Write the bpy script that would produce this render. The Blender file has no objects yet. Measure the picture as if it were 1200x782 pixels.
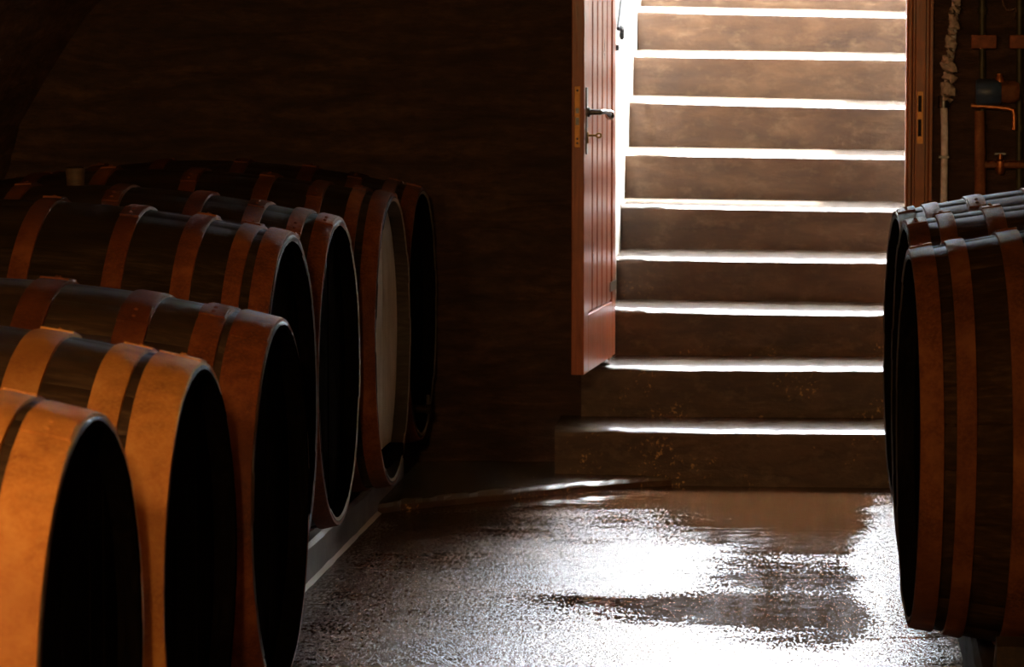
import bpy, bmesh, math, random
from mathutils import Vector, Matrix

random.seed(7)
scene = bpy.context.scene
COL = scene.collection
PI = math.pi

# ------------------------------------------------------------------ camera
W, H = 1200, 782
F = 4200.0                       # focal length in pixels of the 1200 px frame
EYE = Vector((0, 0, 1.59))
YAW = math.atan(380 / F)         # camera looks left of the aisle (+Y)
PITCH = math.atan(341 / F)
cam_d = bpy.data.cameras.new('camera')
cam = bpy.data.objects.new('camera', cam_d)
COL.objects.link(cam)
cam_d.sensor_width = 36
cam_d.lens = 36 * F / W
cam.location = EYE
cam.rotation_euler = (PI / 2 - PITCH, 0, YAW)
cam_d.clip_end = 200
cam_d.dof.use_dof = True
cam_d.dof.focus_distance = 9.8
cam_d.dof.aperture_fstop = 10
scene.camera = cam
ROT = cam.rotation_euler.to_matrix()

def ray(px, py):
    return ROT @ Vector(((px - W / 2) / F, -(py - H / 2) / F, -1))

def at_y(px, py, Y):             # the point seen at a pixel, on the plane y = Y
    d = ray(px, py)
    return EYE + d * (Y / d.y)

def at_z(px, py, Z):             # the point seen at a pixel, at height Z
    d = ray(px, py)
    return EYE + d * ((Z - EYE.z) / d.z)

# ------------------------------------------------------------------ sky, sun, exposure
world = bpy.data.worlds.new('sky')
scene.world = world
world.use_nodes = True
bg = world.node_tree.nodes['Background']
bg.inputs['Color'].default_value = (0.90, 0.95, 1.0, 1)
bg.inputs['Strength'].default_value = 88.0

sun_d = bpy.data.lights.new('sun', 'SUN')
sun_d.energy = 60.0
sun_d.angle = 0.02
sun_d.color = (1.0, 0.95, 0.86)
sun = bpy.data.objects.new('sun', sun_d)
COL.objects.link(sun)
sun.rotation_euler = Vector((-0.22, -0.36, -0.90)).to_track_quat('-Z', 'Y').to_euler()
sun.location = (4, 20, 12)

vs = scene.view_settings
vs.view_transform = 'Standard'
vs.look = 'None'
vs.exposure = 0.0
vs.gamma = 1.0
vs.use_curve_mapping = False

# ------------------------------------------------------------------ material helpers
class NT:
    def __init__(self, name):
        self.m = bpy.data.materials.new(name)
        self.m.use_nodes = True
        self.t = self.m.node_tree
        self.b = self.t.nodes['Principled BSDF']
        self.tc = self.t.nodes.new('ShaderNodeTexCoord')
    def n(self, kind, **kw):
        nd = self.t.nodes.new(kind)
        for k, v in kw.items():
            if k in nd.inputs:
                nd.inputs[k].default_value = v
            else:
                setattr(nd, k, v)
        return nd
    def l(self, a, b):
        self.t.links.new(a, b)
    def coords(self, scale=(1, 1, 1), space='Object', loc=(0, 0, 0)):
        mp = self.n('ShaderNodeMapping')
        mp.inputs['Scale'].default_value = scale
        mp.inputs['Location'].default_value = loc
        self.l(self.tc.outputs[space], mp.inputs['Vector'])
        return mp.outputs['Vector']
    def noise(self, vec, scale, detail=4, rough=0.55, dist=0.0):
        nd = self.n('ShaderNodeTexNoise')
        nd.inputs['Scale'].default_value = scale
        nd.inputs['Detail'].default_value = detail
        nd.inputs['Roughness'].default_value = rough
        nd.inputs['Distortion'].default_value = dist
        self.l(vec, nd.inputs['Vector'])
        return nd.outputs['Fac']
    def ramp(self, fac, stops, interp='LINEAR'):
        nd = self.n('ShaderNodeValToRGB')
        cr = nd.color_ramp
        cr.interpolation = interp
        while len(cr.elements) < len(stops):
            cr.elements.new(0.5)
        for e, (p, c) in zip(cr.elements, stops):
            e.position = p
            e.color = (c, c, c, 1) if not isinstance(c, tuple) else (*c, 1)
        self.l(fac, nd.inputs['Fac'])
        return nd.outputs['Color']
    def mix(self, fac, a, b, mode='MIX'):
        nd = self.n('ShaderNodeMix', data_type='RGBA', blend_type=mode)
        for i, v in ((0, fac), (6, a), (7, b)):
            if hasattr(v, 'node'):
                self.l(v, nd.inputs[i])
            else:
                nd.inputs[i].default_value = v if not isinstance(v, tuple) else (*v, 1)
        return nd.outputs[2]
    def math(self, op, a, b=0.0, c=0.0, clamp=False):
        nd = self.n('ShaderNodeMath', operation=op, use_clamp=clamp)
        for i, v in enumerate((a, b, c)):
            if hasattr(v, 'node'):
                self.l(v, nd.inputs[i])
            else:
                nd.inputs[i].default_value = v
        return nd.outputs[0]
    def maprange(self, v, a, b, c=0.0, d=1.0):
        nd = self.n('ShaderNodeMapRange')
        self.l(v, nd.inputs[0])
        for i, x in enumerate((a, b, c, d)):
            nd.inputs[i + 1].default_value = x
        return nd.outputs[0]
    def xyz(self, space='Object'):
        nd = self.n('ShaderNodeSeparateXYZ')
        self.l(self.tc.outputs[space], nd.inputs[0])
        return nd.outputs
    def bump(self, h, strength, dist, prev=None):
        nd = self.n('ShaderNodeBump')
        for s, v in (('Strength', strength), ('Distance', dist)):
            if hasattr(v, 'node'):
                self.l(v, nd.inputs[s])
            else:
                nd.inputs[s].default_value = v
        self.l(h, nd.inputs['Height'])
        if prev is not None:
            self.l(prev, nd.inputs['Normal'])
        return nd.outputs['Normal']
    def set(self, sock, v):
        s = self.b.inputs[sock]
        if hasattr(v, 'node'):
            self.l(v, s)
        elif isinstance(v, tuple):
            s.default_value = (*v, 1)
        else:
            s.default_value = v
        return self

M = {}

def mat_wood(name, dark, mid, light, rough=0.55, grain=(2.0, 26, 26), bump=0.25, spec=0.4):
    k = NT(name)
    v = k.coords(grain)
    g = k.noise(v, 3.0, 8, 0.65, 0.4)
    g2 = k.noise(k.coords(), 5.0, 5, 0.6)
    c = k.ramp(g, [(0.28, dark), (0.52, mid), (0.78, light)])
    c2 = k.mix(k.maprange(g2, 0.35, 0.7, 0.0, 0.75), c, dark)
    k.set('Base Color', c2).set('Roughness', k.maprange(g, 0.2, 0.8, rough - 0.12, rough + 0.15))
    k.set('Specular IOR Level', spec)
    k.set('Normal', k.bump(g, bump, 0.004))
    M[name] = k.m
    return k

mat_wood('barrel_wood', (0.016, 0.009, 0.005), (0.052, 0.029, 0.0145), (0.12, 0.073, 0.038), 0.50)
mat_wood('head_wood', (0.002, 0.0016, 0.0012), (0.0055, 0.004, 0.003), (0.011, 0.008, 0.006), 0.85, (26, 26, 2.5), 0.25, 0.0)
mat_wood('pale_head_wood', (0.40, 0.36, 0.27), (0.60, 0.55, 0.43), (0.70, 0.66, 0.53), 0.8, (26, 26, 2.5), 0.25, 0.1)  # head of the battened barrel: stair light put into the colour
mat_wood('chime_wood', (0.12, 0.10, 0.07), (0.30, 0.26, 0.19), (0.48, 0.43, 0.33), 0.55)  # rims near the stairs: bright highlight put into the colour
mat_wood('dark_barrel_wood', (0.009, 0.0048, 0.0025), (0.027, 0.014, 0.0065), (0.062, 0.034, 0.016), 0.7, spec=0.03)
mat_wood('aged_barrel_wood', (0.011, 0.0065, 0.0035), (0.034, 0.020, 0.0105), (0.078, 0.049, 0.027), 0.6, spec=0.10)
mat_wood('old_chime_wood', (0.02, 0.014, 0.009), (0.06, 0.045, 0.032), (0.12, 0.10, 0.075), 0.55)  # dimmer copy for rims that catch less stair light
mat_wood('beam_wood', (0.012, 0.007, 0.004), (0.030, 0.018, 0.010), (0.06, 0.036, 0.02), 0.7, (26, 2.0, 26), 0.3, 0.15)
mat_wood('chock_wood', (0.03, 0.017, 0.009), (0.09, 0.05, 0.026), (0.17, 0.10, 0.055), 0.65)
mat_wood('door_wood', (0.17, 0.033, 0.008), (0.36, 0.080, 0.020), (0.52, 0.145, 0.038), 0.33, (18, 18, 1.2), 0.12)
mat_wood('frame_wood', (0.14, 0.035, 0.008), (0.38, 0.11, 0.025), (0.55, 0.20, 0.05), 0.38, (18, 18, 1.2), 0.2)

def mat_rust(name, dark, mid, light, r0=0.52, r1=0.76, spec=0.22):
    k = NT(name)
    n1 = k.noise(k.coords(), 9, 6, 0.62, 0.3)
    n2 = k.noise(k.coords(), 120, 4, 0.7)
    n3 = k.noise(k.coords(), 3.0, 3, 0.5)
    c = k.ramp(n1, [(0.30, dark), (0.52, mid), (0.74, light)])
    c = k.mix(k.maprange(n2, 0.42, 0.72, 0.0, 0.55), c, light)
    c = k.mix(k.maprange(n3, 0.40, 0.68, 0.0, 0.6), c, dark)
    k.set('Base Color', c).set('Metallic', 0.0).set('Roughness', k.maprange(n2, 0.3, 0.7, r0, r1)).set('Specular IOR Level', spec)
    k.set('Normal', k.bump(n2, 0.5, 0.003, k.bump(n1, 0.35, 0.008)))
    M[name] = k.m

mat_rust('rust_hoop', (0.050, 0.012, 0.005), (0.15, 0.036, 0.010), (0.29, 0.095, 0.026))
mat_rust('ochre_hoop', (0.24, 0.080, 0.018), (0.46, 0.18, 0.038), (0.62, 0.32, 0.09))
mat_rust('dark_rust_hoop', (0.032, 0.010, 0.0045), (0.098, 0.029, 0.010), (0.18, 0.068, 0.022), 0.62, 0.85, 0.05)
mat_rust('rust_pipe', (0.06, 0.018, 0.008), (0.20, 0.07, 0.025), (0.36, 0.16, 0.06))

def simple(name, color, rough=0.5, metal=0.0, nscale=30, var=0.35, bump=0.15):
    k = NT(name)
    n = k.noise(k.coords(), nscale, 5, 0.6)
    d = tuple(c * (1 - var) for c in color)
    h = tuple(min(1, c * (1 + var)) for c in color)
    k.set('Base Color', k.ramp(n, [(0.3, d), (0.7, h)]))
    k.set('Roughness', rough).set('Metallic', metal)
    k.set('Normal', k.bump(n, bump, 0.003))
    M[name] = k.m
    return k

simple('iron', (0.10, 0.10, 0.105), 0.32, 0.9, 60, 0.3, 0.1)
simple('brass', (0.45, 0.26, 0.09), 0.35, 0.9, 60, 0.25, 0.1)
simple('steel_knob', (0.55, 0.55, 0.56), 0.16, 1.0, 60, 0.1, 0.05)
simple('faceplate', (0.50, 0.22, 0.05), 0.42, 0.35, 50, 0.25, 0.1)
simple('black_paint', (0.012, 0.014, 0.018), 0.6)
simple('black_hole', (0.008, 0.005, 0.004), 0.8)
simple('copper', (0.50, 0.19, 0.07), 0.38, 0.85, 40, 0.3, 0.2)
simple('blue_paint', (0.030, 0.060, 0.120), 0.42, 0.0, 30, 0.35)
simple('green_pipe', (0.055, 0.046, 0.016), 0.5, 0.2, 30, 0.4)
simple('lagging', (0.74, 0.71, 0.74), 0.85, 0.0, 40, 0.3, 0.6)
simple('rag', (0.42, 0.34, 0.29), 0.9, 0.0, 50, 0.45, 0.6)
simple('terracotta', (0.24, 0.075, 0.03), 0.75, 0.0, 50, 0.35, 0.4)
simple('cord', (0.16, 0.09, 0.06), 0.8)
simple('whitewash', (0.80, 0.78, 0.73), 0.7, 0.0, 6, 0.06, 0.5)
simple('enamel', (0.10, 0.13, 0.11), 0.3)

# --- masonry of the cellar walls and the vault
def mat_wall(name, dark, mid, light):
    k = NT(name)
    v = k.coords((1.6, 1.6, 9.0))
    n1 = k.noise(v, 1.6, 8, 0.66, 0.5)
    n2 = k.noise(k.coords((1, 1, 2.2)), 14, 6, 0.65)
    n3 = k.noise(k.coords(), 90, 3, 0.6)
    c = k.ramp(n1, [(0.30, dark), (0.50, mid), (0.72, light)])
    c = k.mix(k.maprange(n2, 0.42, 0.68, 0.0, 0.7), c, dark)
    k.set('Base Color', c).set('Roughness', 0.78)
    h = k.math('ADD', n1, k.math('MULTIPLY', n2, 0.5))
    k.set('Normal', k.bump(n3, 0.25, 0.004, k.bump(h, 0.8, 0.03)))
    M[name] = k.m
mat_wall('cellar_stone', (0.022, 0.009, 0.004), (0.056, 0.024, 0.010), (0.115, 0.053, 0.023))
mat_wall('vault_plaster', (0.08, 0.036, 0.017), (0.20, 0.10, 0.047), (0.36, 0.19, 0.10))

# --- wet concrete floor: rough damp grain, smooth puddles between
k = NT('wet_floor')
X, Y, Z = k.xyz()
big = k.noise(k.coords((0.75, 1.5, 1), loc=(3.1, 0.7, 0)), 1.15, 6, 0.62, 0.25)
fine = k.noise(k.coords((1.0, 1.6, 1)), 9.0, 5, 0.7)
# where the film of water stands: by the stairs, right of the middle, and in one hollow across the aisle
def hump(v, c, w):                 # 1 at v = c, 0 beyond w
    d = k.math('ABSOLUTE', k.math('SUBTRACT', v, c))
    return k.maprange(d, w, w * 0.35)
right = k.math('MULTIPLY', k.maprange(X, -0.62, -0.22), k.maprange(X, 0.16, 0.02))
right = k.math('MULTIPLY', right, k.maprange(Y, 9.3, 9.9))
hollow = k.math('MULTIPLY', hump(k.math('ADD', k.math('ADD', Y, k.math('MULTIPLY', fine, 0.5)), k.math('MULTIPLY', X, 0.30)), 10.12, 0.34), k.maprange(X, -1.15, -0.75))
stair = k.maprange(Y, 11.5, 12.1)
dryl = k.math('MULTIPLY', hump(X, -0.72, 0.5), hump(Y, 10.85, 0.75))
dry2 = k.math('MULTIPLY', hump(X, -0.65, 0.6), hump(Y, 9.2, 0.6))
bias = k.math('ADD', k.math('MULTIPLY', right, 0.24), k.math('ADD', k.math('MULTIPLY', hollow, 0.17), k.math('MULTIPLY', stair, 0.19)))
bias = k.math('SUBTRACT', bias, k.math('MULTIPLY', k.math('ADD', k.math('ADD', dryl, dry2), k.maprange(X, 0.03, 0.15)), 0.16))
grain = k.noise(k.coords(), 130, 2, 0.6)
speck = k.noise(k.coords((1, 0.24, 1)), 120, 2, 0.7)
grain2 = k.noise(k.coords(), 45, 3, 0.6)
pm = k.math('ADD', k.math('ADD', big, bias), k.math('MULTIPLY', k.math('SUBTRACT', fine, 0.5), 0.30))
pm = k.math('ADD', pm, k.math('MULTIPLY', k.math('SUBTRACT', speck, 0.5), 0.85))
pud = k.maprange(pm, 0.57, 0.63)
salt = k.math('MULTIPLY', k.maprange(speck, 0.53, 0.61), k.maprange(k.math('ADD', dryl, dry2), 0.9, 0.0, 0.35, 1.0))
pud = k.math('MAXIMUM', pud, salt)
wave = k.noise(k.coords((2.2, 5.0, 1)), 2.6, 3, 0.5)
dirt = k.noise(k.coords(), 2.4, 6, 0.6)
col = k.ramp(dirt, [(0.3, (0.055, 0.030, 0.017)), (0.55, (0.105, 0.062, 0.038)), (0.8, (0.16, 0.105, 0.070))])
k.set('Base Color', k.mix(pud, col, (0.115, 0.047, 0.019)))  # puddle brown: the risers' reflection put into the base colour
k.set('Roughness', k.maprange(pud, 0, 1, 0.26, 0.035))
k.set('IOR', 1.45)
h = k.math('ADD', k.math('MULTIPLY', grain, 0.6), k.math('MULTIPLY', grain2, 0.8))
nb = k.bump(h, k.maprange(pud, 0, 1, 0.9, 0.012), 0.007)
k.set('Normal', k.bump(wave, 0.09, 0.02, nb))
M['wet_floor'] = k.m

# --- stairs: dark stained stone, wet on the treads
k = NT('stair_stone')
n1 = k.noise(k.coords((1.2, 1, 4)), 3.2, 7, 0.65, 0.4)
n2 = k.noise(k.coords(), 60, 4, 0.65)
n3 = k.noise(k.coords((1, 1, 1.5)), 4.2, 4, 0.6)
c = k.ramp(n1, [(0.28, (0.036, 0.0155, 0.006)), (0.52, (0.072, 0.034, 0.0145)), (0.75, (0.125, 0.068, 0.033))])
spk = k.math('MULTIPLY', k.maprange(n2, 0.56, 0.66), k.maprange(n3, 0.53, 0.62))
zz = k.xyz()[2]
spk = k.math('MULTIPLY', spk, k.maprange(zz, 0.75, 0.35))      # flaking only on the lowest, splashed risers
scuff = k.math('MULTIPLY', k.maprange(k.noise(k.coords((1, 1, 1.6)), 11, 5, 0.7), 0.52, 0.72), 0.55)
c = k.mix(scuff, c, (0.17, 0.112, 0.064))
c = k.mix(spk, c, (0.55, 0.31, 0.10))
geo = k.n('ShaderNodeNewGeometry')
sep = k.n('ShaderNodeSeparateXYZ')
k.l(geo.outputs['True Normal'], sep.inputs[0])
up = k.maprange(sep.outputs[2], 0.15, 0.75)      # water lies on the treads only
k.set('Base Color', k.mix(k.math('MULTIPLY', up, 0.75), c, (0.15, 0.125, 0.105)))   # up-facing treads greyed: wet reflection put into their colour
k.set('Roughness', k.maprange(up, 0, 1, 0.55, 0.22))
k.set('Normal', k.bump(n2, 0.30, 0.005, k.bump(n1, 0.3, 0.02)))
M['stair_stone'] = k.m

# --- concrete of the barrel rails
k = NT('rail_concrete')
n1 = k.noise(k.coords(), 5, 6, 0.65)
n2 = k.noise(k.coords(), 130, 3, 0.6)
k.set('Base Color', k.ramp(n1, [(0.3, (0.10, 0.085, 0.078)), (0.7, (0.23, 0.20, 0.18))]))
k.set('Roughness', 0.42).set('Normal', k.bump(n2, 0.4, 0.004, k.bump(n1, 0.3, 0.01)))
M['rail_concrete'] = k.m

# ------------------------------------------------------------------ object helpers
def link(name, me, mat, parent=None):
    o = bpy.data.objects.new(name, me)
    COL.objects.link(o)
    if mat and not me.materials:
        me.materials.append(M[mat])
    if parent is not None:
        o.parent = parent
    return o

def mesh(name, bm, mat, parent=None, smooth=False, loc=None, rot=None):
    me = bpy.data.meshes.new(name)
    bmesh.ops.recalc_face_normals(bm, faces=bm.faces)
    if smooth:
        for f in bm.faces:
            f.smooth = True
    bm.to_mesh(me)
    bm.free()
    o = link(name, me, mat, parent)
    if smooth:
        try:
            me.set_sharp_from_angle(angle=math.radians(40))
        except Exception:
            pass
    if loc is not None:
        o.location = loc
    if rot is not None:
        o.rotation_euler = rot
    return o

def tag(o, label=None, cat=None, group=None, kind=None):
    if label: o['label'] = label
    if cat: o['category'] = cat
    if group: o['group'] = group
    if kind: o['kind'] = kind
    return o

def empty(name, loc=(0, 0, 0), rz=0.0):
    o = bpy.data.objects.new(name, None)
    o.empty_display_size = 0.1
    COL.objects.link(o)
    o.location = loc
    o.rotation_euler = (0, 0, rz)
    return o

def box(bm, x0, x1, y0, y1, z0, z1, bevel=0.0, seg=2):
    r = bmesh.ops.create_cube(bm, size=1)
    vs_ = r['verts']
    for v in vs_:
        v.co = Vector((x0 + (v.co.x + 0.5) * (x1 - x0), y0 + (v.co.y + 0.5) * (y1 - y0), z0 + (v.co.z + 0.5) * (z1 - z0)))
    if bevel:
        es = list({e for v in vs_ for e in v.link_edges})
        bmesh.ops.bevel(bm, geom=es, offset=bevel, segments=seg, affect='EDGES', profile=0.5)

def tube(bm, pts, r, n=12, cap=True):
    pts = [Vector(p) for p in pts]
    rings = []
    up = Vector((0, 0, 1))
    for i, p in enumerate(pts):
        a = pts[max(i - 1, 0)]
        b = pts[min(i + 1, len(pts) - 1)]
        t = (b - a).normalized()
        ref = up if abs(t.dot(up)) < 0.95 else Vector((1, 0, 0))
        u = t.cross(ref).normalized()
        v = t.cross(u).normalized()
        rr = r[i] if isinstance(r, (list, tuple)) else r
        rings.append([bm.verts.new(p + (u * math.cos(2 * PI * j / n) + v * math.sin(2 * PI * j / n)) * rr) for j in range(n)])
    for a, b in zip(rings, rings[1:]):
        for j in range(n):
            bm.faces.new((a[j], a[(j + 1) % n], b[(j + 1) % n], b[j]))
    if cap:
        bm.faces.new(rings[0][::-1])
        bm.faces.new(rings[-1])

def lathe(bm, prof, axis='z', n=24, origin=(0, 0, 0)):
    """prof: list of (radius, height)"""
    O = Vector(origin)
    rings = []
    for r, h in prof:
        ring = []
        for j in range(n):
            a = 2 * PI * j / n
            c, s = r * math.cos(a), r * math.sin(a)
            p = {'z': Vector((c, s, h)), 'y': Vector((c, h, s)), 'x': Vector((h, c, s))}[axis]
            ring.append(bm.verts.new(O + p))
        rings.append(ring)
    for a, b in zip(rings, rings[1:]):
        for j in range(n):
            bm.faces.new((a[j], a[(j + 1) % n], b[(j + 1) % n], b[j]))
    if prof[0][0] > 1e-6: bm.faces.new(rings[0][::-1])
    if prof[-1][0] > 1e-6: bm.faces.new(rings[-1])
    bmesh.ops.remove_doubles(bm, verts=bm.verts, dist=1e-6)

# ------------------------------------------------------------------ the cellar shell
XL, XR = -3.15, 1.95
YB, YF = 13.15, -1.6            # inner faces of the back and front wall
SPR = 0.69                      # springing of the vault
VC, VA, VB = (XL + XR) / 2, (XR - XL) / 2, 1.92
GROUND = 3.25                   # ground level outside
DX0, DX1 = -0.83, 0.25          # clear doorway
THK = 0.40

bm = bmesh.new(); box(bm, XL - 0.3, XR + 0.3, YF - 0.3, YB + 0.2, -0.25, 0.0)
tag(mesh('floor', bm, 'wet_floor'), kind='structure')

bm = bmesh.new(); box(bm, XL - 0.4, XL, YF, YB, 0, SPR)
tag(mesh('wall_left', bm, 'cellar_stone'), kind='structure')
bm = bmesh.new(); box(bm, XR, XR + 0.4, YF, YB, 0, SPR)
tag(mesh('wall_right', bm, 'cellar_stone'), kind='structure')
bm = bmesh.new(); box(bm, XL - 0.4, XR + 0.4, YF - 0.4, YF, 0, GROUND)
tag(mesh('wall_front', bm, 'cellar_stone'), kind='structure')

def vault():
    bm = bmesh.new()
    NA, NY = 40, 60
    inner, outer = [], []
    rnd = random.Random(3)
    for i in range(NA + 1):
        a = PI - PI * i / NA
        ri, ro = [], []
        for j in range(NY + 1):
            y = YF + (YB - YF) * j / NY
            jx = rnd.uniform(-1, 1) * 0.012
            ri.append(bm.verts.new((VC + (VA + jx) * math.cos(a), y, SPR + (VB + jx) * math.sin(a))))
            ro.append(bm.verts.new((VC + (VA + 0.4) * math.cos(a), y, SPR + (VB + 0.4) * math.sin(a))))
        inner.append(ri); outer.append(ro)
    for g in (inner, outer):
        for i in range(NA):
            for j in range(NY):
                bm.faces.new((g[i][j], g[i + 1][j], g[i + 1][j + 1], g[i][j + 1]))
    for i in range(NA):
        for j in (0, NY):
            bm.faces.new((inner[i][j], inner[i + 1][j], outer[i + 1][j], outer[i][j]))
    for j in range(NY):
        for i in (0, NA):
            bm.faces.new((inner[i][j], inner[i][j + 1], outer[i][j + 1], outer[i][j]))
    return mesh('ceiling', bm, 'vault_plaster', smooth=True)
tag(vault(), kind='structure')

# back wall: core with the doorway left open, faced with thin irregular courses of schist
FX1 = 0.345                     # outer side of the right jamb
DTOP = 2.52
wall = empty('wall_back', (0, YB, 0))
tag(wall, kind='structure')
for nm, (a, b, z0, z1) in {'left_core': (XL - 0.4, -0.92, 0, GROUND), 'right_core': (FX1, XR + 0.4, 0, GROUND), 'lintel': (-0.92, FX1, DTOP + 0.08, GROUND)}.items():
    bm = bmesh.new(); box(bm, a, b, 0.02, THK, z0, z1)
    mesh('wall_core' if 'core' in nm else 'lintel', bm, 'cellar_stone', wall)

from mathutils import noise as mn
def facing(x0, x1, z0, z1):
    """uneven schist face: thin courses, stretched sideways"""
    bm = bmesh.new()
    nx, nz = max(2, int((x1 - x0) / 0.035)), int((z1 - z0) / 0.022)
    g = []
    for i in range(nx + 1):
        x = x0 + (x1 - x0) * i / nx
        col_ = []
        for j in range(nz + 1):
            z = z0 + (z1 - z0) * j / nz
            d = 0.016 * mn.noise(Vector((x * 2.2, 0.3, z * 15))) + 0.010 * mn.noise(Vector((x * 6, 4.1, z * 26))) + 0.008 * mn.noise(Vector((x * 1.1, 9.0, z * 2.0)))
            edge = min(1.0, (x - x0) / 0.06, (x1 - x) / 0.06) if x1 < 0.4 else 1.0
            col_.append(bm.verts.new((x, -0.004 + d * max(edge, 0.2), z)))
        g.append(col_)
    for i in range(nx):
        for j in range(nz):
            bm.faces.new((g[i][j], g[i + 1][j], g[i + 1][j + 1], g[i][j + 1]))
    mesh('stone_facing', bm, 'cellar_stone', wall, smooth=True)
facing(XL, -0.925, 0.0, 2.75)
facing(FX1 + 0.005, XR, 0.0, 2.75)
facing(-0.925, FX1 + 0.005, DTOP + 0.085, 2.75)

# raised floor slab along the back wall, with an uneven wet edge
def slab():
    edge = [(443, 592), (470, 588), (520, 583), (580, 577), (640, 571), (700, 566), (760, 561), (820, 557), (862, 555)]
    rnd = random.Random(5)
    pts = []
    for i in range(len(edge) - 1):
        for t in range(6):
            f = t / 6
            pts.append(at_z(edge[i][0] * (1 - f) + edge[i + 1][0] * f, edge[i][1] * (1 - f) + edge[i + 1][1] * f + rnd.uniform(-.35, .35), 0.03))
    bm = bmesh.new()
    rows = []
    for p in pts:
        hgt = 0.036 + 0.004 * mn.noise(Vector((p.x * 5, 1, 0)))
        yw = YB + 0.01
        jj = lambda q: 0.004 * mn.noise(Vector((p.x * 9, q * 7, 3)))
        r = [(p.x, p.y - 0.006, -0.01), (p.x, p.y - 0.006 + jj(0), hgt * 0.55), (p.x, p.y + 0.010, hgt * 0.90), (p.x, p.y + 0.05, hgt + jj(1))]
        for q in (0.25, 0.5, 0.75, 1.0):
            r.append((p.x, p.y + 0.05 + (max(yw - p.y - 0.05, 0.01)) * q, hgt + 0.006 * q + jj(q + 1)))
        r.append((p.x, p.y + 0.05 + max(yw - p.y - 0.05, 0.01), -0.01))
        rows.append([bm.verts.new(v) for v in r])
    for a, b in zip(rows, rows[1:]):
        for j in range(len(a) - 1):
            bm.faces.new((a[j], a[j + 1], b[j + 1], b[j]))
    bm.faces.new(rows[0]); bm.faces.new(rows[-1])
    o = mesh('floor_slab', bm, 'stair_stone', smooth=True)
    tag(o, 'low wet stone slab with uneven edge along the foot of the back wall', 'slab')
slab()

# ------------------------------------------------------------------ stairwell and stairs
SWL, SWR = -0.835, 0.42
YS0, YS1 = YB + THK, 17.3
bm = bmesh.new(); box(bm, SWL - 0.4, SWL, YB + 0.02, YS1, 0, 2.95)
# the stretch inside the wall thickness is part of the reveal
tag(mesh('wall_stair_left', bm, 'whitewash'), kind='structure')
bm = bmesh.new(); box(bm, SWR, SWR + 0.4, YS0, YS1, 0, 2.95)
tag(mesh('wall_stair_right', bm, 'whitewash'), kind='structure')

# unseen sloping ceiling added over the stairs to shade the risers; open sky beyond it
bm = bmesh.new()
cp_ = [(YS0, 2.62), (14.95, 3.32), (14.95, 3.57), (YS0, 3.57)]
lo_ = [bm.verts.new((SWL - 0.4, y, z)) for y, z in cp_]; hi_ = [bm.verts.new((SWR + 0.4, y, z)) for y, z in cp_]
for j in range(4): bm.faces.new((lo_[j], lo_[(j + 1) % 4], hi_[(j + 1) % 4], hi_[j]))
bm.faces.new(lo_[::-1]); bm.faces.new(hi_)
tag(mesh('ceiling_stair', bm, 'whitewash'), kind='structure')
stairs = empty('staircase', (0, 12.8, 0))
tag(stairs, 'worn wet brown stone stairs climbing to daylight behind the open door', 'stairs')
noseL = [505, 432, 364, 303, 241.5, 180, 118.5, 64.5, 12]
noseR = [507, 433.5, 369, 307, 246.5, 185, 126, 68.5, 19]
fronts = [12.80, 13.06] + [13.06 + 0.28 * k for k in range(1, 16)]
levels = []
NS = 12
for kk in range(NS):
    if kk < 9:
        zl = at_y(725, noseL[kk], fronts[kk]).z
        zr = at_y(1055, noseR[kk], fronts[kk]).z
        xl_, xr_ = at_y(725, noseL[kk], fronts[kk]).x, at_y(1055, noseR[kk], fronts[kk]).x
        m_ = (zr - zl) / (xr_ - xl_)
        levels.append((zl - m_ * xl_, m_))
    else:
        levels.append((levels[-1][0] + 0.186, 0.0))

def step(kk):
    rnd = random.Random(100 + kk)
    yf = fronts[kk]
    yb = fronts[kk + 1] + 0.03 if kk < NS - 1 else yf + 1.2
    c0, m0 = levels[kk]
    if kk == 0: xa, xb = at_y(650, 520, yf).x, 0.95
    elif kk == 1: xa, xb = at_y(681, 460, yf).x, 0.33
    else: xa, xb = SWL + 0.002, (SWR - 0.002 if yf > YS0 else 0.34)
    if kk == 1: xb = 0.33
    bm = bmesh.new()
    NX = 44
    rows = []
    for i in range(NX + 1):
        x = xa + (xb - xa) * i / NX
        z = c0 + m0 * x
        zb = (levels[kk - 1][0] + levels[kk - 1][1] * x - 0.03) if kk else -0.02
        wear = 0.006 * math.sin(PI * (x - xa) / (xb - xa)) + rnd.uniform(-.0025, .0025)
        fy = yf + rnd.uniform(-.003, .003)
        s = 0.024                                  # the tread falls towards its nosing
        dep = (yb if x > SWL else min(yb, YB - 0.02)) - yf
        prof = [(fy + 0.012, zb), (fy + 0.012, zb + 0.05), (fy + 0.008, z - 0.05), (fy + 0.003, z - 0.022), (fy + 0.004, z - 0.008),
                (fy + 0.012, z + 0.001 - wear), (fy + 0.030, z + 0.007 - wear), (fy + 0.08, z + 0.011 - wear * 0.6),
                (fy + dep * 0.55, z + s * 0.75), (fy + dep, z + s), (fy + dep, zb)]
        rows.append([bm.verts.new((x, p[0] - 12.8, p[1])) for p in prof])
    n = len(rows[0])
    for a, b in zip(rows, rows[1:]):
        for j in range(n):
            bm.faces.new((a[j], a[(j + 1) % n], b[(j + 1) % n], b[j]))
    bm.faces.new(rows[0][::-1]); bm.faces.new(rows[-1])
    mesh('step', bm, 'stair_stone', stairs, smooth=True)
for kk in range(NS):
    step(kk)

# the yard at the head of the stairs
gz = levels[NS - 1][0] + 0.01
bm = bmesh.new(); box(bm, -14, 14, fronts[NS - 1] + 1.0, 45, gz - 0.3, gz)
tag(mesh('ground_yard', bm, 'rail_concrete'), kind='structure')

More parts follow.
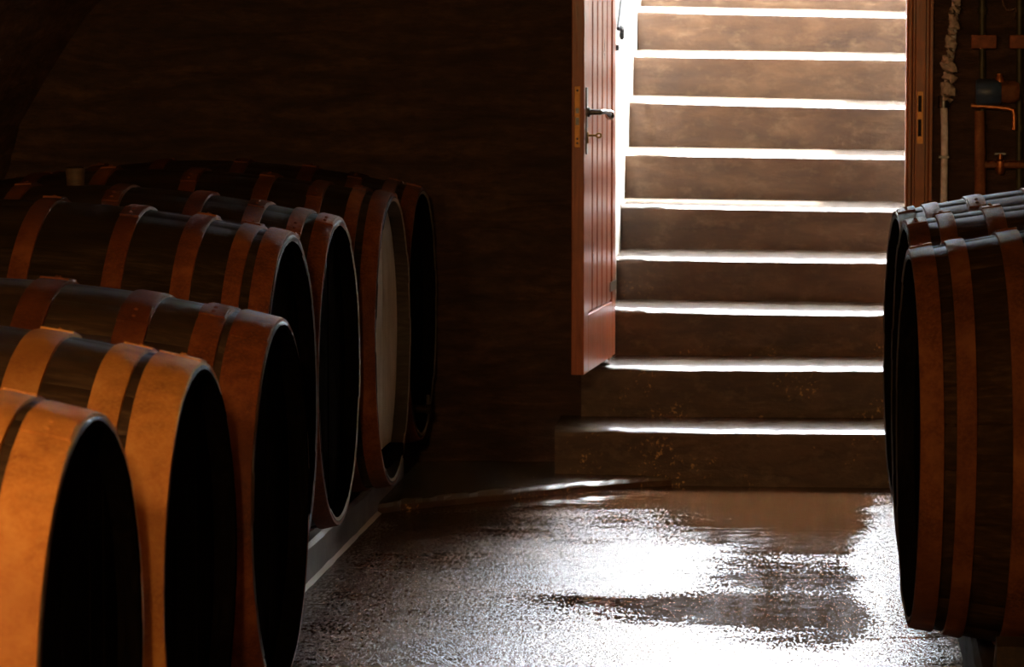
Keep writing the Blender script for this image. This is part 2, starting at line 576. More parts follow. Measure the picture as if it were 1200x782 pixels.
# ------------------------------------------------------------------ door frame (trim) and door leaf
frame = empty('trim_1', (0, YB, 0))
tag(frame, kind='structure')
zs2 = levels[1][0]
def moulded(x0, x1, z0, z1, y0):
    """front moulding of a jamb: three fillets of different depth"""
    w = x1 - x0
    prof = [(0.0, 0.03), (0.0, 0.004), (0.10, 0.0), (0.20, 0.0), (0.26, 0.012), (0.32, 0.012), (0.36, -0.010), (0.72, -0.010), (0.76, 0.010), (0.84, 0.010), (0.90, 0.0), (1.0, 0.0), (1.0, 0.16), (0.0, 0.16)]
    bm = bmesh.new()
    lo = [bm.verts.new((x0 + p[0] * w, y0 + p[1], z0)) for p in prof]
    hi = [bm.verts.new((x0 + p[0] * w, y0 + p[1], z1)) for p in prof]
    n = len(prof)
    for j in range(n):
        bm.faces.new((lo[j], lo[(j + 1) % n], hi[(j + 1) % n], hi[j]))
    bm.faces.new(lo[::-1]); bm.faces.new(hi)
    return bm
rj = mesh('jamb', moulded(DX1, FX1, zs2 + 0.002, DTOP, -0.045), 'frame_wood', frame)
lj = mesh('jamb', moulded(-0.92, DX0, zs2 + 0.002, DTOP, 0.02), 'frame_wood', frame)
bm = bmesh.new(); box(bm, -0.92, FX1, -0.02, 0.14, DTOP, DTOP + 0.085, 0.006)
mesh('head_rail', bm, 'frame_wood', frame)
# strike plate with two slots on the right jamb
pz = at_y(1072, 138, YB - 0.06).z
bm = bmesh.new(); box(bm, DX1 + 0.040, DX1 + 0.062, -0.060, -0.0545, pz - 0.095, pz + 0.095, 0.001, 1)
sp = mesh('strike_plate', bm, 'faceplate', frame)
for (a, b) in ((112, 131), (140, 160)):
    za, zb = at_y(1072, b, YB - 0.06).z, at_y(1072, a, YB - 0.06).z
    bm = bmesh.new(); box(bm, DX1 + 0.043, DX1 + 0.056, -0.0615, -0.058, za, zb)
    mesh('slot', bm, 'black_hole', sp)

# leaf: hinge at the left jamb, swung into the cellar
hinge = at_y(721, 415, YB - 0.02)
free = at_y(684, 440, 12.28)
dv = Vector((free.x - hinge.x, free.y - hinge.y, 0))
DWID = dv.length
ang = math.atan2(dv.y, dv.x)              # local +X runs from hinge to free edge
dz0 = (hinge.z + free.z) / 2
DH = 2.0
door = empty('door_1', (hinge.x, hinge.y, dz0), ang)
tag(door, kind='structure')
DT = 0.044                                # the camera sees the face at local y = 0 (towards the doorway)
# local frame: +X to the free edge, +Y ?: pick the side that faces the doorway (+X world)
side = Vector((math.cos(ang + PI / 2), math.sin(ang + PI / 2), 0))
sg = 1 if side.x > 0 else -1
def dbox(name, x0, x1, t0, t1, z0, z1, mat, parent=door, bev=0.003):
    bm = bmesh.new()
    ya, yb = sorted((-sg * t0, -sg * t1))
    box(bm, x0, x1, ya, yb, z0, z1, bev, 2)
    return mesh(name, bm, mat, parent)
# t = 0 is the doorway face, t = DT the face towards the wall
ST = 0.115                                # stile width
dbox('stile', DWID - ST, DWID, 0, DT, 0, DH, 'door_wood')
dbox('stile', 0, 0.085, 0, DT, 0, DH, 'door_wood')
dbox('bottom_rail', 0.085, DWID - ST, 0, DT, 0, 0.20, 'door_wood')
dbox('top_rail', 0.085, DWID - ST, 0, DT, DH - 0.13, DH, 'door_wood')
nb_ = 5
bw = (DWID - ST - 0.085) / nb_
for i in range(nb_):
    dbox('board', 0.085 + i * bw + 0.006, 0.085 + (i + 1) * bw - 0.006, 0.004, DT - 0.006, 0.20, DH - 0.13, 'door_wood', bev=0.012)
dbox('panel_back', 0.085, DWID - ST, 0.022, 0.030, 0.20, DH - 0.13, 'door_wood', bev=0)
dbox('hinge_strap', 0.0, 0.16, -0.003, 0.0, 0.24, 0.275, 'iron', bev=0.001)
dbox('hinge_strap', 0.0, 0.16, -0.003, 0.0, DH - 0.22, DH - 0.185, 'iron', bev=0.001)
# lock on the leaf edge
lz = at_y(677, 137, 12.28).z - dz0
bm = bmesh.new()
lathe(bm, [(0.0, 0.0), (0.012, 0.0), (0.012, 0.004), (0.0, 0.004)], 'x', 16)
bm.free()
bm = bmesh.new()
ya, yb = sorted((-sg * 0.013, -sg * 0.033))
box(bm, DWID - 0.001, DWID + 0.003, ya, yb, lz - 0.105, lz + 0.105, 0.0015, 1)
fp = mesh('lock_faceplate', bm, 'faceplate', door)
for (z0, z1) in ((-0.028, -0.002), (0.012, 0.030)):
    bm = bmesh.new(); box(bm, DWID + 0.0025, DWID + 0.0045, ya + 0.004, yb - 0.004, lz + z0, lz + z1)
    mesh('latch', bm, 'iron', fp)
for z0 in (-0.075, -0.09, 0.09):
    bm = bmesh.new(); lathe(bm, [(0.0, 0.0), (0.004, 0.0), (0.004, 0.0035), (0.0, 0.0045)], 'x', 10, (DWID + 0.001, (ya + yb) / 2, lz + z0))
    mesh('screw', bm, 'iron', fp)
# long back plate, lever with round end, key
hx = DWID - 0.06
dbox('lock_backplate', hx - 0.02, hx + 0.02, -0.004, 0.0, lz - 0.13, lz + 0.10, 'iron', bev=0.001)
oy = sg
bm = bmesh.new()
zl = lz + 0.015
lathe(bm, [(0.0, 0.0), (0.017, 0.0), (0.017, oy * 0.008), (0.010, oy * 0.012), (0.009, oy * 0.05), (0.0, oy * 0.05)], 'y', 16, (hx, oy * 0.003, zl))
hd = mesh('door_handle', bm, 'iron', door, smooth=True)
bm = bmesh.new()
tube(bm, [(hx, oy * 0.048, zl), (hx - 0.03, oy * 0.060, zl + 0.001), (hx - 0.075, oy * 0.066, zl - 0.002), (hx - 0.105, oy * 0.066, zl - 0.010)], [0.009, 0.008, 0.008, 0.010], 12)
mesh('lever', bm, 'iron', hd, smooth=True)
bm = bmesh.new(); bmesh.ops.create_uvsphere(bm, u_segments=16, v_segments=10, radius=0.017)
mesh('lever_end', bm, 'steel_knob', hd, smooth=True, loc=(hx - 0.115, oy * 0.066, zl - 0.012))
kz = lz - 0.065
bm = bmesh.new()
tube(bm, [(hx, oy * 0.002, kz), (hx, oy * 0.035, kz)], 0.004, 8)
key = mesh('key', bm, 'brass', door, smooth=True)
bm = bmesh.new()
tube(bm, [(hx, oy * (0.043 + 0.008 * math.cos(a * PI / 8)), kz + 0.007 * math.sin(a * PI / 8)) for a in range(17)], 0.0035, 8, False)
mesh('key_bow', bm, 'brass', key, smooth=True)
dbox('escutcheon', hx - 0.009, hx + 0.009, -0.008, -0.004, kz - 0.028, kz + 0.012, 'brass', bev=0.002)

# iron stay hanging on the white stair wall
wx = SWL
def wallpt(px, py):
    d = ray(px, py)
    return EYE + d * ((wx + 0.012 - EYE.x) / d.x)
p0, p1, p2, p3 = wallpt(729.5, -6), wallpt(727, 18), wallpt(725, 34), wallpt(722.5, 56)
st = empty('iron_stay', tuple(p2)); tag(st, 'thin iron hook stay hanging on the white stair wall beside the door', 'hook')
bm = bmesh.new(); tube(bm, [Vector(q) - p2 for q in (p0, p1, p2)], 0.0085, 10)
mesh('rod', bm, 'black_paint', st, smooth=True)
bm = bmesh.new()
dd = (p2 - p0).normalized()
tube(bm, [Vector((0.012, 0, 0)) + Vector((0.0, 0.028 * math.sin(t * PI / 8), -0.012 + 0.02 * math.cos(t * PI / 8))) for t in range(-6, 9)], 0.009, 8)
mesh('hook', bm, 'black_paint', st, smooth=True)
bm = bmesh.new(); lathe(bm, [(0.0, 0.0), (0.012, 0.0), (0.012, 0.02), (0.0, 0.025)], 'x', 12, tuple(p3 - p2 - Vector((0.012, 0, 0))))
mesh('wall_stud', bm, 'black_paint', st, smooth=True)

# ------------------------------------------------------------------ barrels
NST = 26
def r_at(a, L, rh, rb):
    t = (a - L / 2) / (L / 2)
    return rb - (rb - rh) * abs(t) ** 1.9

_cache = {}
def barrel(name, head, rh, rb, L, facing, yaw, hoops, hoop_mat, label, group, wood='barrel_wood', rim='chime_wood', batten=False, bung=False, spigot=False, seed=0):
    """head: centre of the head rim; facing +1: head looks along +X"""
    rnd = random.Random(seed)
    root = empty(name, (head[0], head[1], head[2] - rb))
    root.rotation_euler = (0, 0, (0 if facing > 0 else PI) + yaw)
    tag(root, label, 'barrel', group)
    C = Vector((0, 0, rb))
    CH, TH = 0.062, 0.022
    # ---- stave body
    bm = bmesh.new()
    NA = 22
    ax = [L * (0.5 - 0.5 * math.cos(PI * i / NA)) if False else L * i / NA for i in range(NA + 1)]
    offs = [rnd.uniform(-0.0012, 0.0012) for _ in range(NST)]
    rot0 = rnd.uniform(0, 1)
    angs = []
    wid = [rnd.uniform(0.8, 1.2) for _ in range(NST)]
    tot = sum(wid); acc = 0
    for s in range(NST):
        a0 = 2 * PI * (acc + 0.0) / tot + rot0; acc += wid[s]
        a1 = 2 * PI * acc / tot + rot0
        d = (a1 - a0)
        angs += [(a0 + d * 0.025, s, -0.0035), (a0 + d * 0.07, s, 0), (a0 + d * 0.5, s, 0.0005), (a0 + d * 0.93, s, 0)]
    endj = [rnd.uniform(0, 0.003) for _ in range(NST)]
    def ring(a, rad_off, end=0):
        out = []
        for (t, s, g) in angs:
            r = r_at(min(max(a, 0), L), L, rh, rb) + rad_off + (g + offs[s] if rad_off == 0 else 0)
            out.append(bm.verts.new(C + Vector((-(a + end * endj[s]), r * math.cos(t), r * math.sin(t)))))
        return out
    rings = [ring(CH, -TH), ring(0.003, -TH * 0.75, 1), ring(0.0, -0.006, 1)] + [ring(max(a, 0.004) if a < L - 0.004 else L - 0.004, 0) for a in ax] + [ring(L, -0.006), ring(L - 0.003, -TH * 0.75), ring(L - CH, -TH)]
    n = len(angs)
    for ri, (a, b) in enumerate(zip(rings, rings[1:])):
        for j in range(n):
            f = bm.faces.new((a[j], a[(j + 1) % n], b[(j + 1) % n], b[j]))
            f.smooth = True
            f.material_index = 2 if (ri == 0 or ri == len(rings) - 2) else 1 if (ri == 1 or ri == len(rings) - 3) else 0
    me = bpy.data.meshes.new('body')
    bmesh.ops.recalc_face_normals(bm, faces=bm.faces)
    bm.to_mesh(me); bm.free()
    me.materials.append(M[wood]); me.materials.append(M[rim]); me.materials.append(M['old_chime_wood' if batten else 'head_wood'])  # inner chime faces near-black: recess shade in their colour, lighter on battened barrel
    me.set_sharp_from_angle(angle=math.radians(50))
    link('body', me, None, root)
    # ---- heads of upright boards, joints recessed
    for hx0, sgn in ((-CH * 0.75, 1), (-(L - CH * 0.75), -1)):
        bm = bmesh.new()
        R = rh - TH + 0.002
        nbd = 7
        edges = [-R + 2 * R * i / nbd for i in range(nbd + 1)]
        for i in range(nbd):
            y0, y1 = edges[i] + 0.0015, edges[i + 1] - 0.0015
            dep = rnd.uniform(-0.0015, 0.0015)
            pts = []
            for q in range(9):
                y = y0 + (y1 - y0) * q / 8
                pts.append((y, math.sqrt(max(R * R - y * y, 0))))
            poly = [(y, z) for y, z in pts] + [(y, -z) for y, z in reversed(pts)]
            cl = []
            for p in poly:
                if not cl or (abs(p[0] - cl[-1][0]) + abs(p[1] - cl[-1][1])) > 1e-5:
                    cl.append(p)
            fr = [bm.verts.new(C + Vector((hx0 + dep * sgn, y, z))) for y, z in cl]
            bk = [bm.verts.new(C + Vector((hx0 - 0.02 * sgn, y, z))) for y, z in cl]
            bm.faces.new(fr); bm.faces.new(bk[::-1])
            for j in range(len(cl)):
                bm.faces.new((fr[j], bk[j], bk[(j + 1) % len(cl)], fr[(j + 1) % len(cl)]))
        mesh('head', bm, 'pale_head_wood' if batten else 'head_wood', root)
    # ---- hoops
    allh = list(hoops) + [(L - b, L - a) for (a, b) in hoops]
    for (a0, a1) in allh:
        bm = bmesh.new()
        NH = 72
        T = 0.007
        rings = []
        ja, jb = rnd.uniform(-.003, .003), rnd.uniform(-.003, .003)
        ph = rnd.uniform(0, 6)
        prof = [(0.0, 0.0), (0.0, T * 0.8), (0.08, T), (0.5, T), (0.92, T), (1.0, T * 0.8), (1.0, 0.0)]
        for (f, h) in prof:
            rg = []
            for j in range(NH):
                t = 2 * PI * j / NH
                a = a0 + (a1 - a0) * f + 0.002 * math.sin(t + ph) + (ja if f < .5 else jb) * math.sin(3 * t + ph) * 0.4
                a = min(max(a, 0.0015), L - 0.0015)
                r = r_at(a, L, rh, rb) + h + (0.0012 if h > 0 else -0.003) + 0.0008 * math.sin(5 * t + ph)
                rg.append(bm.verts.new(C + Vector((-a, r * math.cos(t), r * math.sin(t)))))
            rings.append(rg)
        for a, b in zip(rings, rings[1:]):
            for j in range(NH):
                bm.faces.new((a[j], a[(j + 1) % NH], b[(j + 1) % NH], b[j]))
        hp = mesh('hoop', bm, hoop_mat, root, smooth=True)
        # lapped end of the strip with two rivets, near the top
        t0 = PI / 2 + rnd.uniform(-0.35, 0.35)
        bm = bmesh.new()
        w = 0.07 / rh
        rows = []
        for i in range(6):
            t = t0 + w * i / 5
            row = []
            for (f, h) in ((0.0, T * .5), (0.02, T + 0.0045), (0.98, T + 0.0045), (1.0, T * .5)):
                a = min(max(a0 + (a1 - a0) * f, 0.0015), L - 0.0015)
                r = r_at(a, L, rh, rb) + h
                row.append(bm.verts.new(C + Vector((-a, r * math.cos(t), r * math.sin(t)))))
            rows.append(row)
        for a, b in zip(rows, rows[1:]):
            for j in range(3):
                bm.faces.new((a[j], a[j + 1], b[j + 1], b[j]))
        bm.faces.new(rows[0]); bm.faces.new(rows[-1])
        mesh('lap', bm, hoop_mat, hp)
        for i in (0, 1):
            t = t0 + w * (0.3 + 0.4 * i)
            a = (a0 + a1) / 2
            r = r_at(a, L, rh, rb) + T + 0.0035
            bm = bmesh.new()
            bmesh.ops.create_icosphere(bm, subdivisions=1, radius=0.006)
            mesh('rivet', bm, hoop_mat, hp, smooth=True, loc=C + Vector((-a, r * math.cos(t), r * math.sin(t))))
    if batten:
        bm = bmesh.new()
        z = -0.81 * rh
        hw = math.sqrt((rh - TH * 0.9) ** 2 - (z - 0.02) ** 2)
        box(bm, -CH * 0.75 + 0.002, 0.004, -hw, hw, z - 0.02, z + 0.02, 0.002, 1)
        for v in bm.verts: v.co += C
        mesh('head_batten', bm, 'head_wood', root)
    if bung:
        bm = bmesh.new()
        rt = r_at(L / 2, L, rh, rb)
        lathe(bm, [(0.0, rt - 0.03), (0.024, rt - 0.03), (0.029, rt + 0.035), (0.029, rt + 0.048), (0.024, rt + 0.052), (0.0, rt + 0.052)], 'z', 14, C + Vector((-L / 2, 0, 0)))
        mesh('bung', bm, 'chock_wood', root, smooth=True)
    if spigot:
        bm = bmesh.new()
        lathe(bm, [(0.0, 0.0), (0.014, 0.0), (0.012, 0.05), (0.018, 0.052), (0.018, 0.07), (0.0, 0.072)], 'x', 12, C + Vector((-CH * 0.75, 0.02, -rh * 0.78)))
        sp_ = mesh('spigot', bm, 'beam_wood', root, smooth=True)
        bm = bmesh.new()
        tube(bm, [C + Vector((-CH * 0.75 + 0.06, 0.02, -rh * 0.78)), C + Vector((-CH * 0.75 + 0.06, 0.02, -rh * 0.78 + 0.05))], 0.006, 8)
        mesh('tap_key', bm, 'old_chime_wood', sp_, smooth=True)
    return root

def head_from(px, top, bot, Y):
    a, b = at_y(px, top, Y), at_y(px, bot, Y)
    return ((a.x, Y, (a.z + b.z) / 2), (a.z - b.z) / 2)

PIPE = [(0.004, 0.056), (0.083, 0.126), (0.205, 0.255), (0.375, 0.425), (0.610, 0.660)]
BIG = [(0.004, 0.090), (0.112, 0.172), (0.270, 0.340), (0.495, 0.565)]
GL = 'barrels lying in the row along the left wall'
GR = 'barrels lying in the row along the right wall'
BL = 1.56
Yb = {7: 12.56, 6: 11.43, 5: 10.31, 4: 9.19}
px_ = {7: (496, 222, 520), 6: (462, 230, 562), 5: (399, 258, 617), 4: (343, 276, 672)}
info = {}
for kk in (7, 6, 5, 4):
    (hc, r) = head_from(*px_[kk], Yb[kk])
    info[kk] = (hc, r)
for kk in (3, 2, 1):
    Y = {3: 8.08, 2: 7.0, 1: 5.92}[kk]
    x, t = {3: (331, 378), 2: (237, 430), 1: (110, 490)}[kk]
    a = at_y(x, t, Y)
    info[kk] = ((a.x, Y, a.z - 0.418), 0.418)
for Rk, Y, x, t, b in (('a', 8.46, 1064, 296, 728), ('b', 9.55, 1058, 262, 652), ('c', 10.64, 1048, 250, 592)):
    info['R' + Rk] = head_from(x, t, b, Y)
for kk in info:
    print('BARREL', kk, [round(v, 3) for v in info[kk][0]], round(info[kk][1], 3))

LBL = {
    7: ('rust_hoop', 'barrel at the end of the left row against the back wall'),
    6: ('rust_hoop', 'left-row barrel with pale inner rim and a batten across its head'),
    5: ('rust_hoop', 'left-row barrel with a wooden bung sticking up from its top'),
    4: ('rust_hoop', 'high dark barrel where the left row steps down to three lower barrels'),
    3: ('rust_hoop', 'low barrel with wide red hoops, touching the higher barrels of the left row'),
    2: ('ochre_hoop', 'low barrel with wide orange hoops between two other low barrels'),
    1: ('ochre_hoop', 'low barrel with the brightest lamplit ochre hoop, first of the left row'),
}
RADII = {}
ZC_HI = sum(info[i][0][2] for i in (7, 6, 5, 4)) / 4
ZC_LO = sum(info[i][0][2] for i in (3, 2, 1)) / 3
for kk in (7, 6, 5, 4, 3, 2, 1):
    (hx_, hy_, hz_), r = info[kk]
    hi = kk >= 4
    zc = ZC_HI if hi else ZC_LO
    r = r + (hz_ - zc)                         # keep the top where the photo has it
    rb = min(r + 0.100, 0.548 if hi else 0.528)
    RADII[kk] = (hx_, r, rb)
    barrel('wine_barrel', (hx_, hy_, zc), r, rb, BL, 1, 0.0, PIPE if hi else BIG, LBL[kk][0], LBL[kk][1], GL, 'aged_barrel_wood' if hi else 'barrel_wood', 'chime_wood' if kk > 4 else 'old_chime_wood' if kk == 4 else 'head_wood', batten=(kk == 6), bung=(kk == 5), spigot=(kk == 7), seed=kk)  # rim colours step from bright to black away from the stair light
RL = {'Ra': 'right-row barrel farthest from the stairs, with a wooden chock beneath it',
      'Rb': 'middle barrel of the three in the right row',
      'Rc': 'right-row barrel next to the stairs and the door jamb'}
RY = {'Ra': 0.045, 'Rb': 0.05, 'Rc': 0.06}
ZC_R = sum(info[i][0][2] for i in ('Ra', 'Rb', 'Rc')) / 3
for kk in ('Ra', 'Rb', 'Rc'):
    (hx_, hy_, hz_), r = info[kk]
    r = r + (hz_ - ZC_R)
    RADII[kk] = (hx_, r, min(r + 0.095, 0.530))
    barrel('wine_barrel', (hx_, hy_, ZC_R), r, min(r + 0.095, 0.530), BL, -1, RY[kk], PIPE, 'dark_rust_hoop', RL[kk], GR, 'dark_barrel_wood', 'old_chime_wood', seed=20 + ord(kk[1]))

# ------------------------------------------------------------------ rails the barrels lie on
def rail(x0, x1, y0, y1, ztop, label, group, skew=0.0, seed=1, mat='rail_concrete'):
    rnd = random.Random(seed)
    bm = bmesh.new()
    N = 30
    rows = []
    for i in range(N + 1):
        y = y0 + (y1 - y0) * i / N
        o = skew * (y - y1) / (y0 - y1)
        j = lambda: rnd.uniform(-.003, .003)
        rows.append([bm.verts.new(v) for v in ((x0 + o, y, 0.0), (x0 + o + j(), y, ztop - 0.012), (x0 + o + 0.012 * (1 if x1 > x0 else -1), y, ztop), (x1, y, ztop), (x1, y, 0.0))])
    for a, b in zip(rows, rows[1:]):
        for q in range(5):
            bm.faces.new((a[q], a[(q + 1) % 5], b[(q + 1) % 5], b[q]))
    bm.faces.new(rows[0]); bm.faces.new(rows[-1])
    o = mesh('barrel_rail', bm, mat)
    tag(o, label, 'rail', group)
    return o
fa, fb = at_z(440, 605, 0), at_z(360, 705, 0)
print('RAIL', fa, fb)
def rest(keys, zc, xs):          # height at which these barrels touch a rail between the given x
    return zc - 0.0105 - max(r_at(min(max(abs(x - RADII[q][0]), 0), BL), BL, RADII[q][1], RADII[q][2]) for q in keys for x in xs)
zt = rest((4, 5, 6, 7), ZC_HI, (fa.x, fa.x - 0.16))
LEFT_RAIL = rail(fa.x, fa.x - 0.16, 8.62, 12.7, zt, 'grey concrete rail under the high barrels of the left row', 'concrete barrel rails', fb.x - fa.x if False else 0.0, 1)
rail(-2.68, -2.82, 8.62, 12.7, rest((4, 5, 6, 7), ZC_HI, (-2.68, -2.82)), 'concrete rail under the rear ends of the high left barrels by the wall', 'concrete barrel rails', 0, 2)
ztl = rest((1, 2, 3), ZC_LO, (-1.40, -1.56))
rail(-1.40, -1.56, 4.9, 8.60, ztl, 'concrete rail under the low barrels of the left row', 'concrete barrel rails', 0, 3)
rail(-2.54, -2.68, 4.9, 8.60, rest((1, 2, 3), ZC_LO, (-2.54, -2.68)), 'concrete rail under the rear ends of the low left barrels by the wall', 'concrete barrel rails', 0, 4)
# thin pale strip along the foot of the left rail
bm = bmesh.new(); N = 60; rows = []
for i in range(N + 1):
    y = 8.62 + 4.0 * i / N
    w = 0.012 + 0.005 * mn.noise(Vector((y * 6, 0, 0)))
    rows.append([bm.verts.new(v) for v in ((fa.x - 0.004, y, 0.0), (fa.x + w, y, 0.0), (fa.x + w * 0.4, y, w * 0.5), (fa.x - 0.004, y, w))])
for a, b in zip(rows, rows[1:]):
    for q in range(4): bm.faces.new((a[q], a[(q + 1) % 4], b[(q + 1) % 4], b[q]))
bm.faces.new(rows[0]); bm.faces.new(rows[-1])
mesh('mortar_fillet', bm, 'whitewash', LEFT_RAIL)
ra, rb_ = at_z(1120, 735, 0), at_z(1130, 782, 0)
print('RRAIL', ra, rb_, zt, ztl)
ztr = rest(('Ra', 'Rb', 'Rc'), ZC_R, (ra.x, ra.x + 0.16))
rail(ra.x, ra.x + 0.16, 7.6, 11.6, ztr, 'dark wooden beam under the right row of barrels beside the wet floor', 'wooden barrel rails', 0, 5, 'beam_wood')
rail(1.44, 1.58, 7.6, 11.6, rest(('Ra', 'Rb', 'Rc'), ZC_R, (1.44, 1.58)), 'dark wooden beam under the rear ends of the right barrels by the wall', 'wooden barrel rails', 0, 6, 'beam_wood')
# wedge that keeps the first right barrel from rolling
bm = bmesh.new()
yr = 8.46
def under(y): return ZC_R - 0.0115 - math.sqrt(RADII['Ra'][2] ** 2 - (y - yr) ** 2)
prof = [(8.05, ztr), (8.05, ztr + 0.085), (8.10, ztr + 0.10)] + [(y, min(under(y), ztr + 0.105)) for y in (8.14, 8.18, 8.22, 8.26)] + [(8.26, ztr)]
va = [bm.verts.new((ra.x + 0.035, y, z)) for y, z in prof]; vb = [bm.verts.new((ra.x + 0.135, y, z)) for y, z in prof]
for q in range(len(prof)): bm.faces.new((va[q], va[(q + 1) % len(prof)], vb[(q + 1) % len(prof)], vb[q]))
bm.faces.new(va[::-1]); bm.faces.new(vb)
tag(mesh('wooden_chock', bm, 'beam_wood'), 'wooden wedge chock on the beam under the first right barrel', 'chock')

# ------------------------------------------------------------------ pipes and fittings on the wall right of the door
YW = YB - 0.05
def wp(px, py, off=0.0):
    return at_y(px, py, YW - off)
# rag-wrapped pale pipe
pts = [wp(1104, 300), wp(1106, 235), wp(1107, 180), wp(1107, 150), wp(1106, 122), wp(1110, 100), wp(1115, 60), wp(1120, 0), wp(1121, -60)]
root = empty('lagged_pipe', tuple(pts[0])); tag(root, 'pale lagged pipe with tattered wrapping on the wall right of the door jamb', 'pipe')
bm = bmesh.new(); tube(bm, [p - pts[0] for p in pts], 0.013, 12)
mesh('pipe', bm, 'lagging', root, smooth=True)
rnd = random.Random(44)
bm = bmesh.new()
wr = [Vector((0, 0, 0))] * 0
cl = []
for i in range(46):
    py = 118 - i * 3.4
    px = 1106 + (118 - py) * 0.125 + 1.6 * math.sin(i * 0.8) + rnd.uniform(-.4, .4) + (3 if i < 12 else 0)
    cl.append(wp(px, py, 0.012) - pts[0])
tube(bm, cl, [(0.015 + 0.008 * abs(math.sin(i * 0.55)) + rnd.uniform(-.002, .003)) * (1.25 if i < 14 else 0.85) for i in range(46)], 14)
for v in bm.verts: v.co += 0.010 * Vector((mn.noise(v.co * 60), mn.noise(v.co * 60 + Vector((7, 0, 0))), mn.noise(v.co * 60 + Vector((0, 9, 0)))))
mesh('wrapping', bm, 'rag', root, smooth=True)
bm = bmesh.new()
lathe(bm, [(0.0, -0.02), (0.021, -0.02), (0.021, 0.025), (0.0, 0.025)], 'z', 14, wp(1106, 120) - pts[0])
mesh('collar', bm, 'iron', root, smooth=True)
bm = bmesh.new(); box(bm, -0.018, 0.018, -0.02, 0.05, -0.004, 0.004)
for v in bm.verts: v.co += wp(1106, 184) - pts[0]
mesh('pipe_clip', bm, 'iron', root)

# two upright green pipes
for i, (xa, xb) in enumerate(((1151, 1151), (1195, 1194))):
    a, b = wp(xa, -60, -0.01), wp(xb, 330 if i == 0 else 300, -0.01)
    r0 = empty('upright_pipe', tuple(b)); tag(r0, ['olive green upright pipe behind the blue pump on the wall', 'olive green upright pipe beside the copper elbow on the wall'][i], 'pipe', 'upright pipes right of the door')
    bm = bmesh.new(); tube(bm, [(0, 0, 0), a - b], 0.012, 12); mesh('pipe', bm, 'green_pipe', r0, smooth=True)
    for py in (12, 150):
        bm = bmesh.new(); lathe(bm, [(0.0, -0.012), (0.017, -0.012), (0.017, 0.012), (0.0, 0.012)], 'z', 14, wp(xa, py, -0.01) - b)
        mesh('coupling', bm, 'green_pipe', r0, smooth=True)
# two terracotta blocks let into the wall
for (a, b, lab) in ((1138, 1168, 'reddish block let into the wall above the blue pump'), (1183, 1214, 'reddish block let into the wall at the right of another block')):
    p, q = wp(a, 57, 0.02), wp(b, 41, 0.02)
    bm = bmesh.new(); box(bm, p.x, q.x, YW - 0.03, YB + 0.01, p.z, q.z, 0.004)
    o = mesh('wall_block', bm, 'terracotta'); tag(o, lab, 'block', 'reddish blocks on the wall')
# blue pump with copper cap
c = wp(1160, 108, 0.05)
pr = empty('wall_pump', (c.x, c.y, c.z)); tag(pr, 'small blue pump housing with a copper cap on the wall bracket', 'pump')
bm = bmesh.new()
lathe(bm, [(0.0, -0.050), (0.042, -0.050), (0.048, -0.042), (0.048, 0.030), (0.040, 0.040), (0.0, 0.040)], 'x', 20)
mesh('housing', bm, 'blue_paint', pr, smooth=True)
bm = bmesh.new()
lathe(bm, [(0.0, 0.0), (0.036, 0.0), (0.040, 0.012), (0.040, 0.050), (0.030, 0.066), (0.0, 0.070)], 'x', 20, (0.038, 0, 0.002))
mesh('end_bell', bm, 'rust_pipe', pr, smooth=True)
bm = bmesh.new()
lathe(bm, [(0.0, 0.0), (0.016, 0.0), (0.016, 0.014), (0.010, 0.022), (0.010, 0.030), (0.0, 0.032)], 'z', 14, (0.034, -0.01, 0.036))
mesh('copper_cap', bm, 'copper', pr, smooth=True)
# copper elbow pipe that carries it
e = [wp(1138, 124, 0.04), wp(1160, 125, 0.04), wp(1181, 127, 0.04), wp(1187, 129, 0.04), wp(1188.5, 135, 0.04), wp(1188.5, 152, 0.04)]
bm = bmesh.new(); tube(bm, [p - e[0] for p in e], 0.0085, 12)
o = mesh('copper_elbow_pipe', bm, 'copper', None, True, loc=e[0]); tag(o, 'copper pipe bent down at a right angle below the blue pump', 'pipe')
# lower horizontal rusty pipe with a valve
a, b = wp(1152, 193, 0.03), wp(1225, 193, 0.03)
r0 = empty('rusty_pipe', tuple(a)); tag(r0, 'rusty horizontal pipe with a small valve low on the wall', 'pipe')
bm = bmesh.new(); tube(bm, [(0, 0, 0), b - a], 0.014, 12); mesh('pipe', bm, 'rust_pipe', r0, smooth=True)
v0 = wp(1172, 193, 0.03) - a
bm = bmesh.new(); lathe(bm, [(0.0, -0.035), (0.012, -0.035), (0.018, -0.02), (0.018, 0.012), (0.009, 0.02), (0.009, 0.038), (0.0, 0.04)], 'z', 14, v0); mesh('valve', bm, 'copper', r0, smooth=True)
bm = bmesh.new(); box(bm, -0.02, 0.02, -0.004, 0.004, 0.036, 0.042)
for v in bm.verts: v.co += v0
mesh('valve_lever', bm, 'iron', r0)
# standing rusty branch pipe
a = wp(1147, 300, 0.03); b = wp(1148, 130, 0.03)
bm = bmesh.new(); tube(bm, [(0, 0, 0), (b - a) * 0.5 + Vector((0.004, 0, 0)), b - a], [0.019, 0.021, 0.018], 12)
o = mesh('branch_pipe', bm, 'rust_pipe', None, True, loc=a); tag(o, 'thick rusty standing pipe under the blue pump', 'pipe')
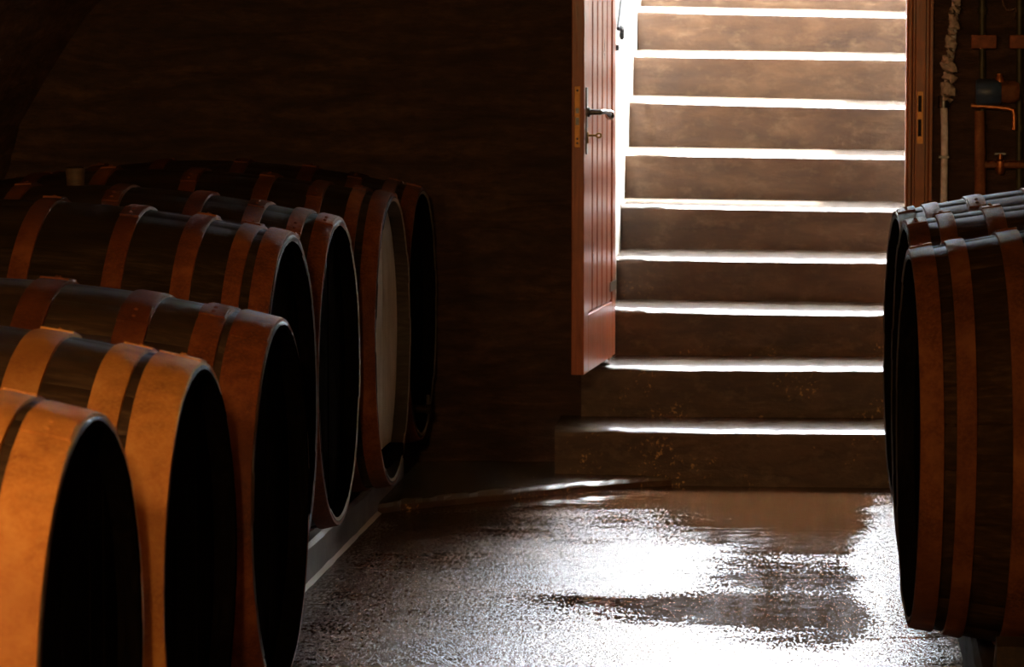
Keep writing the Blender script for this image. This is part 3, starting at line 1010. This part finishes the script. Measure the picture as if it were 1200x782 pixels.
# cord loop hanging from above
cp = [wp(1173, -30, 0.03), wp(1174, -4, 0.03), wp(1176, 6, 0.03), wp(1180, 12, 0.03), wp(1186, 12, 0.03), wp(1190, 9, 0.03), wp(1191, 14, 0.03), wp(1188, 22, 0.03)]
bm = bmesh.new(); tube(bm, [p - cp[0] for p in cp], 0.0028, 6)
o = mesh('hanging_cord', bm, 'cord', None, True, loc=cp[0]); tag(o, 'thin cord hanging in a loop above the reddish blocks', 'cord')

# ------------------------------------------------------------------ the lamp above the low barrels
kb = NT('bulb_glow')
kb.set('Base Color', (1, 0.8, 0.5)).set('Emission Color', (1.0, 0.52, 0.18)).set('Emission Strength', 20.0)
M['bulb_glow'] = kb.m
def pendant(LP, watts, label):
    LP = Vector(LP)
    lamp = empty('pendant_lamp', tuple(LP)); tag(lamp, label, 'lamp', 'pendant lamps of the cellar')
    ctop = SPR + VB * math.sqrt(1 - ((LP.x - VC) / VA) ** 2) - LP.z
    bm = bmesh.new(); tube(bm, [(0, 0, 0.11), (0, 0, ctop)], 0.004, 8); mesh('cable', bm, 'iron', lamp)
    bm = bmesh.new(); lathe(bm, [(0.0, 0.045), (0.02, 0.045), (0.022, 0.10), (0.012, 0.115), (0.0, 0.115)], 'z', 16); mesh('socket', bm, 'iron', lamp, True)
    bm = bmesh.new(); lathe(bm, [(0.0, -0.05), (0.016, -0.045), (0.028, -0.025), (0.030, -0.005), (0.022, 0.02), (0.014, 0.045), (0.0, 0.047)], 'z', 16)
    mesh('bulb', bm, 'bulb_glow', lamp, True)
    ld = bpy.data.lights.new('lamp_light', 'POINT')
    ld.energy = watts
    ld.color = (1.0, 0.59, 0.24)
    ld.shadow_soft_size = 0.10
    lo = bpy.data.objects.new('lamp_light', ld); COL.objects.link(lo); lo.parent = lamp
    lo.location = (0, 0, -0.12)
pendant((-1.7, 3.6, 2.2), 150, 'bare bulb pendant lamp hanging from the vault above the low barrels')
pendant((-0.5, 0.4, 2.38), 420, 'bare bulb pendant lamp hanging from the vault over the aisle')
